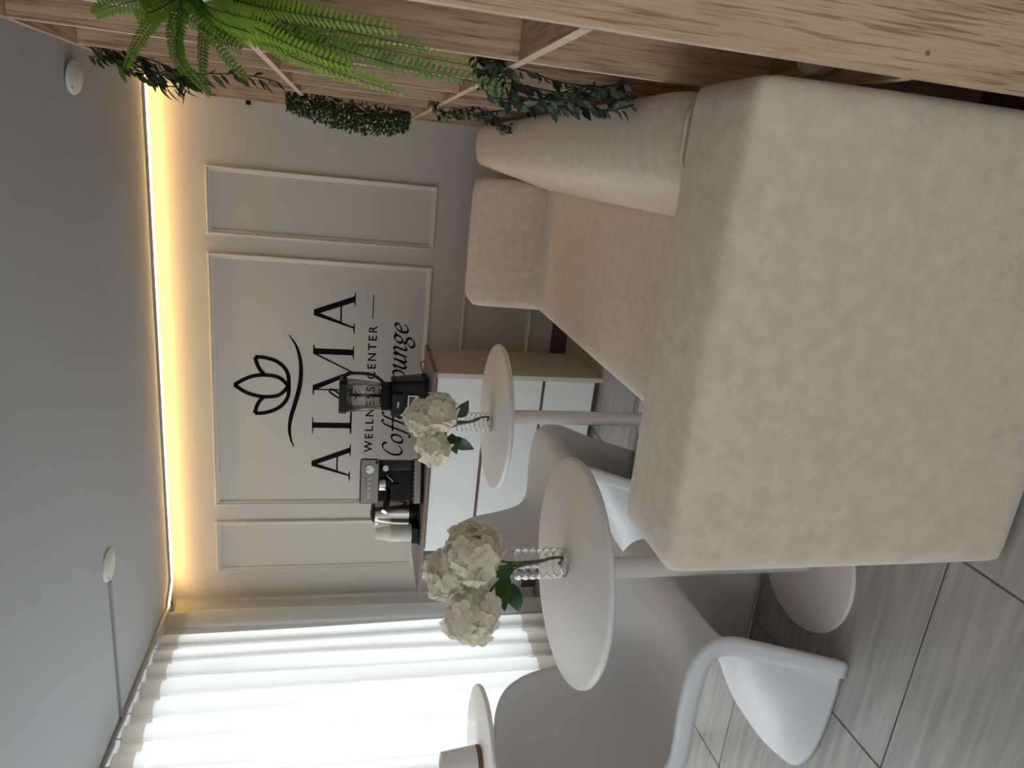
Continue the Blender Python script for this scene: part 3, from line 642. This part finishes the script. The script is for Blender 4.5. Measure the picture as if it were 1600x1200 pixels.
# ------------------------------------------------------------------ tables
def table(loc, label, rz=0, hole=False):
    t = empty('bistro_table', loc, rz, label, 'table', 'round pedestal tables')
    lathe('table_top', [(0, .742), (.296, .742), (.306, .7445), (.3105, .750), (.3105, .757), (.307, .762), (.300, .765), (0, .765)], M_TABLE, t, 96)
    lathe('column', [(.030, .0125), (.030, .7415)], M_TABLE, t, 32, cap=False)
    lathe('foot_plate', [(0, 0), (.205, 0), (.2065, .003), (.2055, .0085), (.200, .012), (0, .012)], M_TABLE, t, 72)
    if hole: lathe('screw_cap', [(0, .7662), (.0075, .7660), (.009, .7652), (0, .7651)], M_CHROME, t, 14, (.055, .155, 0))
    return t
table((-.890, -2.610, 0), 'round off-white pedestal table nearest the near sofa arm, holding the larger hydrangeas')
table((-.868, -1.480, 0), 'round off-white pedestal table in front of the drawer counter, holding the farther flower vase')
table((-2.337, -1.868, 0), 'round off-white pedestal table by the curtain carrying the white pot', hole=True)
pot = empty('tapered_pot', (-2.335, -1.905, .7652), 0, 'white tapered pot with brown wooden base ring on the table by the curtain', 'pot')
lathe('base_ring', [(0, 0), (.088, 0), (.090, .004), (.090, .018), (.088, .0205), (0, .0205)], M_BROWN, pot, 48)
lathe('pot_body', [(.0885, .021), (.086, .06), (.074, .165), (.0725, .170), (.069, .168), (.080, .06), (.082, .03), (0, .028)], M_POT, pot, 48, cap=False)

# ------------------------------------------------------------------ cantilever chairs
ROWS = [  # rim x z, centre x z, half width
 (.185, .0005, -.288, .0005, .217), (.215, .10, -.205, .09, .217), (.245, .20, -.065, .165, .219), (.278, .30, .06, .25, .226), (.303, .37, .185, .335, .234),
 (.309, .425, .262, .395, .240), (.292, .470, .275, .435, .245), (.235, .500, .225, .456, .249), (.11, .507, .10, .452, .250), (0, .502, -.03, .438, .250),
 (-.075, .506, -.125, .436, .250), (-.125, .540, -.195, .468, .248), (-.154, .63, -.232, .58, .245), (-.172, .73, -.250, .70, .238), (-.188, .80, -.262, .79, .222),
 (-.207, .855, -.272, .853, .188), (-.232, .890, -.281, .893, .125), (-.262, .905, -.287, .909, .055)]
def cat(v, t):
    i = min(int(t), len(v)-2); f = t-i; a, b, c, d = v[max(i-1, 0)], v[i], v[i+1], v[min(i+2, len(v)-1)]
    return .5*((2*b)+(-a+c)*f+(2*a-5*b+4*c-d)*f*f+(-a+3*b-3*c+d)*f**3)
def chair_mesh():
    cols = list(zip(*ROWS)); NS, NT = 96, 40; n = len(ROWS)-1
    grid = []
    for i in range(NS+1):
        s = n*i/NS; xr, zr, xc, zc_, w = [cat(c, s) for c in cols]
        if i == 0: zr = zc_ = 0.0005
        base = max(0, min(1, (6-s)/3.0)); row = []          # 1 in the hollow foot, 0 in the seat
        for j in range(NT+1):
            t = -1+2*j/NT
            th = abs(t)*PI/2; ne = max(2.2, 3.5-.32*s); gb, yb = 1-max(0, math.cos(th))**(2/ne), math.sin(th)**(2/ne)
            gs, ys = abs(t)**2.6, abs(t)
            gg_, yy = gb*base+gs*(1-base), yb*base+ys*(1-base)
            row.append(Vector((xc+(xr-xc)*gg_, math.copysign(w*yy, t), zc_+(zr-zc_)*gg_)))
        grid.append(row)
    bm = bmesh.new(); full = []
    for i in range(NS+1):
        s = n*i/NS; row = grid[i]; f = .046 if s < 10 else max(.004, .046*(1-(s-10)/2.2)) if s < 12.2 else .004
        out = {}
        for e in (0, NT):
            t_s = grid[min(i+1, NS)][e]-grid[max(i-1, 0)][e]; inn = row[1 if e == 0 else NT-1]; ed = Vector((0, -1 if e == 0 else 1, 0)); ts = t_s.normalized()
            nn = ts.cross(ed) if e == 0 else ed.cross(ts); nn = nn.normalized()
            # the front side of the sheet: +x on the foot and back, +z on the seat
            ref = Vector((1, 0, .6));  nn = nn if nn.dot(ref) > 0 else -nn
            r = min(.010, f*.5)
            pts = [row[e]+ed*r*math.sin(a)-nn*r*(1-math.cos(a)) for a in (R(35), R(65), R(90))]
            pts += [pts[-1]-nn*(f-r)*u for u in (.5, 1.0)]
            if i == 0:
                for p in pts: p.z = .0005
            out[e] = pts
        full.append([bm.verts.new(p) for p in reversed(out[0])]+[bm.verts.new(p) for p in row]+[bm.verts.new(p) for p in out[NT]])
    for a, b in zip(full, full[1:]):
        for k_ in range(len(a)-1): bm.faces.new((a[k_], a[k_+1], b[k_+1], b[k_]))
    me = bpy.data.meshes.new('shell'); bmesh.ops.recalc_face_normals(bm, faces=bm.faces); bm.to_mesh(me); bm.free(); return me
CH = chair_mesh()
def chair(loc, rz, label):
    t = empty('cantilever_chair', loc, rz, label, 'chair', 'white one-piece cantilever chairs')
    o = obj('shell', CH, M_PLASTIC, t, True); s = o.modifiers.new('so', 'SOLIDIFY'); s.thickness = .007; s.offset = 0
    return t
chair((-1.245, -2.635, .003), 0, 'white one-piece cantilever chair nearest, facing the sofa across the nearer table')
chair((-1.300, -1.490, .003), 0, 'white one-piece cantilever chair farther off, between the counter and nearer table')

# ------------------------------------------------------------------ flowers in vases
def vase(loc, label, nb=7, h=.150, r=.043):
    t = empty('ribbed_vase', loc, 0, label, 'vase', 'ribbed glass vases')
    outer = [(0, .0005), (r*.8, .0005)]; bh = (h-.006)/nb
    for i in range(nb):
        for k_ in range(7):
            a = -PI/2+PI*(k_+.5)/7; outer.append((r-.0075+.0075*math.cos(a)*1.0, .004+bh*(i+.5)+bh*.5*math.sin(a)))
    inner = [(max(.004, q-.0024), z) for q, z in reversed(outer) if z > .008 and q > .0]+[(r*.75, .006), (0, .006)]
    lathe('glass', outer+[(r-.0085, h)]+[(r-.0105, h)]+inner, M_GLASS, t, 48, cap=False); return t
def floret_mesh(name, seed):
    rnd = random.Random(seed); bm = bmesh.new(); tone = bm.verts.layers.float.new('tone')
    for p in range(4):
        a = p*PI/2+rnd.uniform(-.15, .15); L_ = rnd.uniform(.88, 1.1); tilt = rnd.uniform(.05, .35); wd = rnd.uniform(.9, 1.1)
        rows = []
        for u, w in ((.04, .05), (.30, .40), (.62, .56), (.88, .42), (1.0, .14)):
            rw = []
            for v in (-1, 0, 1):
                x, y, z = u*L_, v*w*wd*.92, u*u*tilt+.10*abs(v)*w-.06*(u > .8)+rnd.uniform(-.02, .02)
                c, s = math.cos(a), math.sin(a); q = bm.verts.new((x*c-y*s, x*s+y*c, z+.004*p)); q[tone] = max(0, 1-u*1.25)*.9+.04; rw.append(q)
            rows.append(rw)
        for A, B in zip(rows, rows[1:]):
            for k_ in range(2): bm.faces.new((A[k_], A[k_+1], B[k_+1], B[k_]))
    me = bpy.data.meshes.new(name); bm.to_mesh(me); bm.free()
    for p in me.polygons: p.use_smooth = True
    return me
FL = [floret_mesh('floret', s) for s in range(5)]; FLB = [m_.copy() for m_ in FL[:3]]
for m_ in FL: m_.materials.append(M_PETAL)
for m_ in FLB: m_.materials.append(M_PETAL2)
def leaf_mesh(name, m, L_=1, W_=.5, curl=.25, n=6, tip=1.6, serr=0):
    bm = bmesh.new(); rows = []
    for i in range(n+1):
        u = i/n; w = W_*.5*(math.sin(PI*min(1, u**.8))**.8)*(1 if u < .6 else 1-.25*((u-.6)/.4)); w *= (1+serr*(i % 2))
        if i in (0, n): w = .012
        rows.append([bm.verts.new((u*L_, v*w, -curl*u*u*L_*.6+abs(v)*w*.35)) for v in (-1, 0, 1)])
    for A, B in zip(rows, rows[1:]):
        for k_ in range(2): bm.faces.new((A[k_], A[k_+1], B[k_+1], B[k_]))
    me = bpy.data.meshes.new(name); bm.to_mesh(me); bm.free(); me.materials.append(m)
    for p in me.polygons: p.use_smooth = True
    return me
def orient(d, up, roll=0):
    x = Vector(d).normalized(); z = Vector(up); z = (z-x*z.dot(x)); z = z.normalized() if z.length > 1e-4 else x.orthogonal().normalized(); y = z.cross(x)
    return Matrix((x, y, z)).transposed() @ Matrix.Rotation(roll, 3, 'X')
def put(me, name, parent, loc, rot, scale):
    o = bpy.data.objects.new(name, me); COL.objects.link(o); o.parent = parent
    m4 = rot.to_4x4(); m4.translation = loc; o.matrix_local = m4 @ Matrix.Diagonal((scale, scale, scale, 1)); return o
HL = leaf_mesh('leaf', M_HLEAF, 1, .62, .35, 8, serr=.06)
def hydrangea(loc, label, heads, leaves, foot, seed):
    rnd = random.Random(seed); t = empty('hydrangea_bunch', loc, 0, label, 'flowers', 'cream hydrangea bunches in ribbed vases')
    stems = []
    for c, r, nfl in heads:
        c = Vector(c); bm = bmesh.new(); bmesh.ops.create_icosphere(bm, subdivisions=2, radius=r*.62)
        hd = obj('flower_head', bm, M_HEADCORE, t, True, c)
        for k_ in range(nfl):
            z = 1-2*(k_+.5)/nfl; a = k_*2.39996+rnd.uniform(-.2, .2); s = math.sqrt(1-z*z); d = Vector((s*math.cos(a), s*math.sin(a), z)).normalized()
            p = d*r*rnd.uniform(.80, 1.0); p.z *= .92; dd = (d+Vector([rnd.uniform(-.5, .5) for _ in range(3)])).normalized()
            q = dd.orthogonal(); rot = orient(q, dd, 0); rot = rot @ Matrix.Rotation(rnd.uniform(0, 6.3), 3, 'Z')
            put(rnd.choice(FL+FLB), 'floret', hd, p, rot, rnd.uniform(.022, .031))
        stems.append((c, r))
    ft = Vector(foot)
    for c, r in stems:
        e = c-Vector((0, 0, r*.5)); P = [ft, ft+Vector((-.006, .0, .045)), Vector((.004+rnd.uniform(-.006, .006), rnd.uniform(-.006, .006), .10)), Vector((c.x*.18, c.y*.2, .165)), e*.55+Vector((0, 0, .09)), e]
        tube('stem', smooth_path(P, 6), .0031, M_STEM, t, 7)
    tube('stem', smooth_path([ft+Vector((-.018, -.008, .012)), ft+Vector((-.002, -.004, .004)), ft+Vector((-.002, 0, .03)), (.0, .006, .08), (-.006, .0, .15)], 6), .0042, M_STEM, t, 7)
    for p0, d, L_, up in leaves:
        put(HL, 'leaf', t, Vector(p0), orient(d, up), L_)
V1 = (-.882, -2.590, .7655); V2 = (-.903, -1.462, .7655)
vase(V1, 'clear ribbed glass vase on the table beside the near sofa arm'); vase(V2, 'clear ribbed glass vase on the table before the counter')
hydrangea(V1, 'bunch of cream hydrangeas in the vase on the nearer table, bending to the window side', [((.043, -.01, .270), .083, 84), ((-.146, -.015, .256), .078, 76), ((-.045, .03, .325), .066, 60)],
          [((-.02, -.02, .165), (-.9, -.35, .25), .10, (0, -.6, 1)), ((-.05, -.015, .150), (-.75, -.3, -.12), .085, (.2, -.8, .6)), ((.01, -.02, .155), (-.25, -.5, .9), .07, (0, -1, 0)), ((-.04, -.01, .165), (-1, -.3, .02), .075, (0, -.3, 1))], (.026, -.012, .014), 3)
hydrangea(V2, 'bunch of cream hydrangeas in the vase on the farther table before the counter', [((.050, -.02, .232), .082, 80), ((.012, .0, .302), .074, 70), ((-.116, -.01, .240), .076, 70)],
          [((.03, -.02, .155), (.75, -.1, -.45), .085, (-.2, -.9, .2)), ((-.06, -.02, .160), (-.55, -.2, -.75), .105, (-.3, -.9, .2)), ((-.045, -.02, .170), (-.9, -.25, -.15), .095, (0, -.9, .5))], (.030, -.01, .014), 5)

# ------------------------------------------------------------------ plants on the shelf
def frond_mesh(P0, P1, P2, wl, seed):
    """a fern frond: thin rib and two rows of small leaflets along a bent path"""
    rnd = random.Random(seed); wob = Vector([rnd.uniform(-.022, .022) for _ in range(3)]); bm = bmesh.new(); tone = bm.verts.layers.float.new('tone'); P0, P1, P2 = Vector(P0), Vector(P1), Vector(P2)
    def pt(u): return P0*(1-u)**2+P1*2*u*(1-u)+P2*u*u+wob*(math.sin(u*PI*1.5)*u)
    Ln = sum((pt((i+1)/20)-pt(i/20)).length for i in range(20)); n = max(12, int(Ln/.0064)); side0 = None
    add_tube(bm, [pt(i/14) for i in range(15)], [.0016*(1-.6*i/14) for i in range(15)], 4)
    yel = rnd.uniform(.2, .95)
    for i in range(n):
        u = .12+.88*i/(n-1); p = pt(u); t_ = (pt(min(1, u+.02))-pt(u-.02)).normalized()
        sd = t_.cross(Vector((-.5, -.7, .5))); sd = sd.normalized() if sd.length > .05 else t_.orthogonal().normalized()
        nn = sd.cross(t_).normalized(); l = wl*(math.sin(PI*min(1, .12+.88*(1-u)**.75))**.7)*rnd.uniform(.85, 1.1)+.002
        for s in (-1, 1):
            d = (sd*s*.93+t_*.36-nn*.12*rnd.random()).normalized(); b = t_; w = .0043
            pts = [(0, .18), (.35, 1), (.75, .9), (1, .12)]; A = []; B = []
            for q, ww in pts:
                A.append(bm.verts.new(p+d*l*q+b*w*ww*.62-nn*.22*l*q*q)); B.append(bm.verts.new(p+d*l*q-b*w*ww*.62-nn*.22*l*q*q))
            tv = min(1, max(0, yel*.35+yel*1.0*u**1.3+rnd.uniform(-.12, .12)))
            for v in A+B: v[tone] = tv
            for k_ in range(3): bm.faces.new((A[k_], A[k_+1], B[k_+1], B[k_]))
    me = bpy.data.meshes.new('frond'); bm.to_mesh(me); bm.free(); me.materials.append(M_FERN); return me
CR0 = Vector((.415, -2.84, 1.606))
fern = empty('hanging_fern', CR0, 0, 'bright green fern spilling over the upper cross board of the oak shelf', 'plant')
tips = [(.262, -2.86, 1.735), (.212, -2.90, 1.63), (.240, -2.82, 1.60), (.296, -2.86, 1.56), (.276, -2.90, 1.39), (.262, -2.90, 1.315), (.300, -2.92, 1.235), (.280, -2.90, 1.125), (.305, -2.86, 1.165), (.300, -2.96, 1.47),
        (.255, -2.84, 1.665), (.32, -2.95, 1.70), (.31, -2.90, 1.40), (.33, -2.98, 1.33), (.285, -2.88, 1.50), (.27, -2.93, 1.56), (.33, -2.88, 1.26), (.35, -2.93, 1.42), (.34, -3.02, 1.58), (.36, -2.86, 1.78)]
for k_ in range(24): tips.append((random.uniform(.27, .40), random.uniform(-3.05, -2.70), random.uniform(1.28, 1.78)))
for i, tp in enumerate(tips):
    tp = Vector(tp); d = tp-CR0; st_ = Vector((random.uniform(-.02, .02), random.uniform(-.05, .05), random.uniform(0, .02)))
    mid = Vector((d.x*.62, d.y*.5+random.uniform(-.03, .03), max(d.z*.35, -.02)+.07+.10*abs(d.z)*random.random()))
    # the board's front edge is passed above before the frond falls
    me = frond_mesh(st_, mid, d, random.uniform(.013, .021), i); o = bpy.data.objects.new('frond', me); COL.objects.link(o); o.parent = fern
bm = bmesh.new(); bmesh.ops.create_icosphere(bm, subdivisions=2, radius=.035); bmesh.ops.scale(bm, vec=(1.2, 1.6, .35), verts=bm.verts)
obj('root_clump', bm, M_VINE, fern, True, (0, 0, .012))
LD = leaf_mesh('leaf', M_LEAFD, 1, .30, .25, 5); LB = leaf_mesh('leaf', M_LEAFB, 1, .50, .2, 5)
def garland(name, label, strands, me, leafmin, leafmax, gap, droop, grp=None, stemr=.0018, spread=1.0, seed=1):
    rnd = random.Random(seed); org = Vector(strands[0][0]); t = empty(name, org, 0, label, 'plant', grp)
    for S in strands:
        P = smooth_path([Vector(p)-org for p in S], 8); tube('stem', P, stemr, M_VINE, t, 5)
        acc = 0
        for a, b in zip(P, P[1:]):
            acc += (b-a).length
            while acc > gap:
                acc -= gap; tn = (b-a).normalized(); rv = Vector([rnd.uniform(-1, 1) for _ in range(3)]); rv = (rv-tn*rv.dot(tn)).normalized()
                if rv.x > .5: rv.x *= -.6          # leaves turn out of the shelf
                d = (tn*.55+rv*spread*1.15+Vector((-.12, 0, -droop))).normalized(); put(me, 'leaf', t, a+rv*.004, orient(d, (rnd.uniform(-1, .8), rnd.uniform(-1, .2), rnd.uniform(-.6, 1))), rnd.uniform(leafmin, leafmax))
    return t
def jit(S, a, rnd): return [tuple(c+rnd.uniform(-a, a) for c in p) for p in S]
rr = random.Random(11)
b1 = [(.36, -1.90, 2.075), (.322, -1.91, 2.02), (.312, -1.90, 1.95), (.300, -1.89, 1.885), (.29, -1.90, 1.83)]
garland('ruscus_garland', 'dark garland of long pointed leaves trailing from the top of the oak shelf', [b1]+[jit(b1, .034, rr) for _ in range(4)]+[[(.31, -1.9, 1.88), (.322, -1.9, 1.78), (.330, -1.90, 1.69), (.322, -1.9, 1.60)]], LD, .034, .054, .0125, .45, 'artificial vines on the oak shelf', seed=4)
b4 = [(.39, -2.62, 1.085), (.352, -2.64, 1.112), (.325, -2.65, 1.09), (.320, -2.65, 1.02), (.318, -2.65, .94), (.328, -2.65, .86), (.345, -2.65, .80)]
garland('leafy_vine', 'dense blue-green vine with oval leaves hanging from the lower cross board near the sofa back', [b4]+[jit(b4, .040, rr) for _ in range(6)], LB, .022, .036, .0145, .25, 'artificial vines on the oak shelf', spread=.9, seed=8)
b3 = [(.39, -1.45, 1.082), (.352, -1.45, 1.10), (.325, -1.45, 1.075), (.322, -1.45, 1.02), (.325, -1.45, .94), (.312, -1.45, .87), (.300, -1.45, .81)]
garland('trailing_vine', 'thin dark trailing vine hanging over the far end of the sofa back', [b3]+[jit(b3, .032, rr) for _ in range(3)]+[[(.33, -1.45, .95), (.35, -1.45, .85), (.365, -1.44, .76), (.378, -1.44, .68)], [(.32, -1.45, .98), (.34, -1.47, .88), (.366, -1.46, .80)], [(.33, -1.45, .93), (.300, -1.46, .86), (.280, -1.46, .815)]], LB, .020, .033, .019, .25, 'artificial vines on the oak shelf', spread=.9, seed=12)
# boxwood: tiny leaves, too small to pick apart
box_t = empty('boxwood_garland', (.325, -.955, 1.40), 0, 'dense small-leaved boxwood bundle hanging in the far part of the oak shelf', 'plant')
bm = bmesh.new(); tone = bm.verts.layers.float.new('tone'); rb = random.Random(5)
for k_ in range(2200):
    z = rb.uniform(-.25, .26); w = .050*(1-abs(z/.33)**3)+.010; a = rb.uniform(0, 2*PI); rad = w*math.sqrt(rb.random()); p = Vector((.012*math.sin(z*7)-.005-.03*(1-(z/.29)**2)+rad*math.cos(a), rad*1.1*math.sin(a), z))
    d = Vector((rb.uniform(-1, .6), rb.uniform(-1, 1), rb.uniform(-.9, .7))).normalized(); rot = orient(d, (rb.uniform(-1, 1), -1, rb.uniform(0, 1))); l, w_ = rb.uniform(.013, .022), rb.uniform(.008, .012)
    vs = [bm.verts.new(p+rot @ Vector(q)) for q in ((0, 0, 0), (l*.5, w_*.5, .001), (l, 0, -.002), (l*.5, -w_*.5, .001))]; tv = rb.random()**1.5
    for v in vs: v[tone] = tv
    bm.faces.new(vs)
o = obj('foliage', bm, M_BOX, box_t); o['kind'] = 'stuff'
tube('stem', [(.0, 0, .26), (-.015, 0, .15), (-.03, 0, 0), (-.018, 0, -.15), (.01, 0, -.25)], .004, M_VINE, box_t, 6)
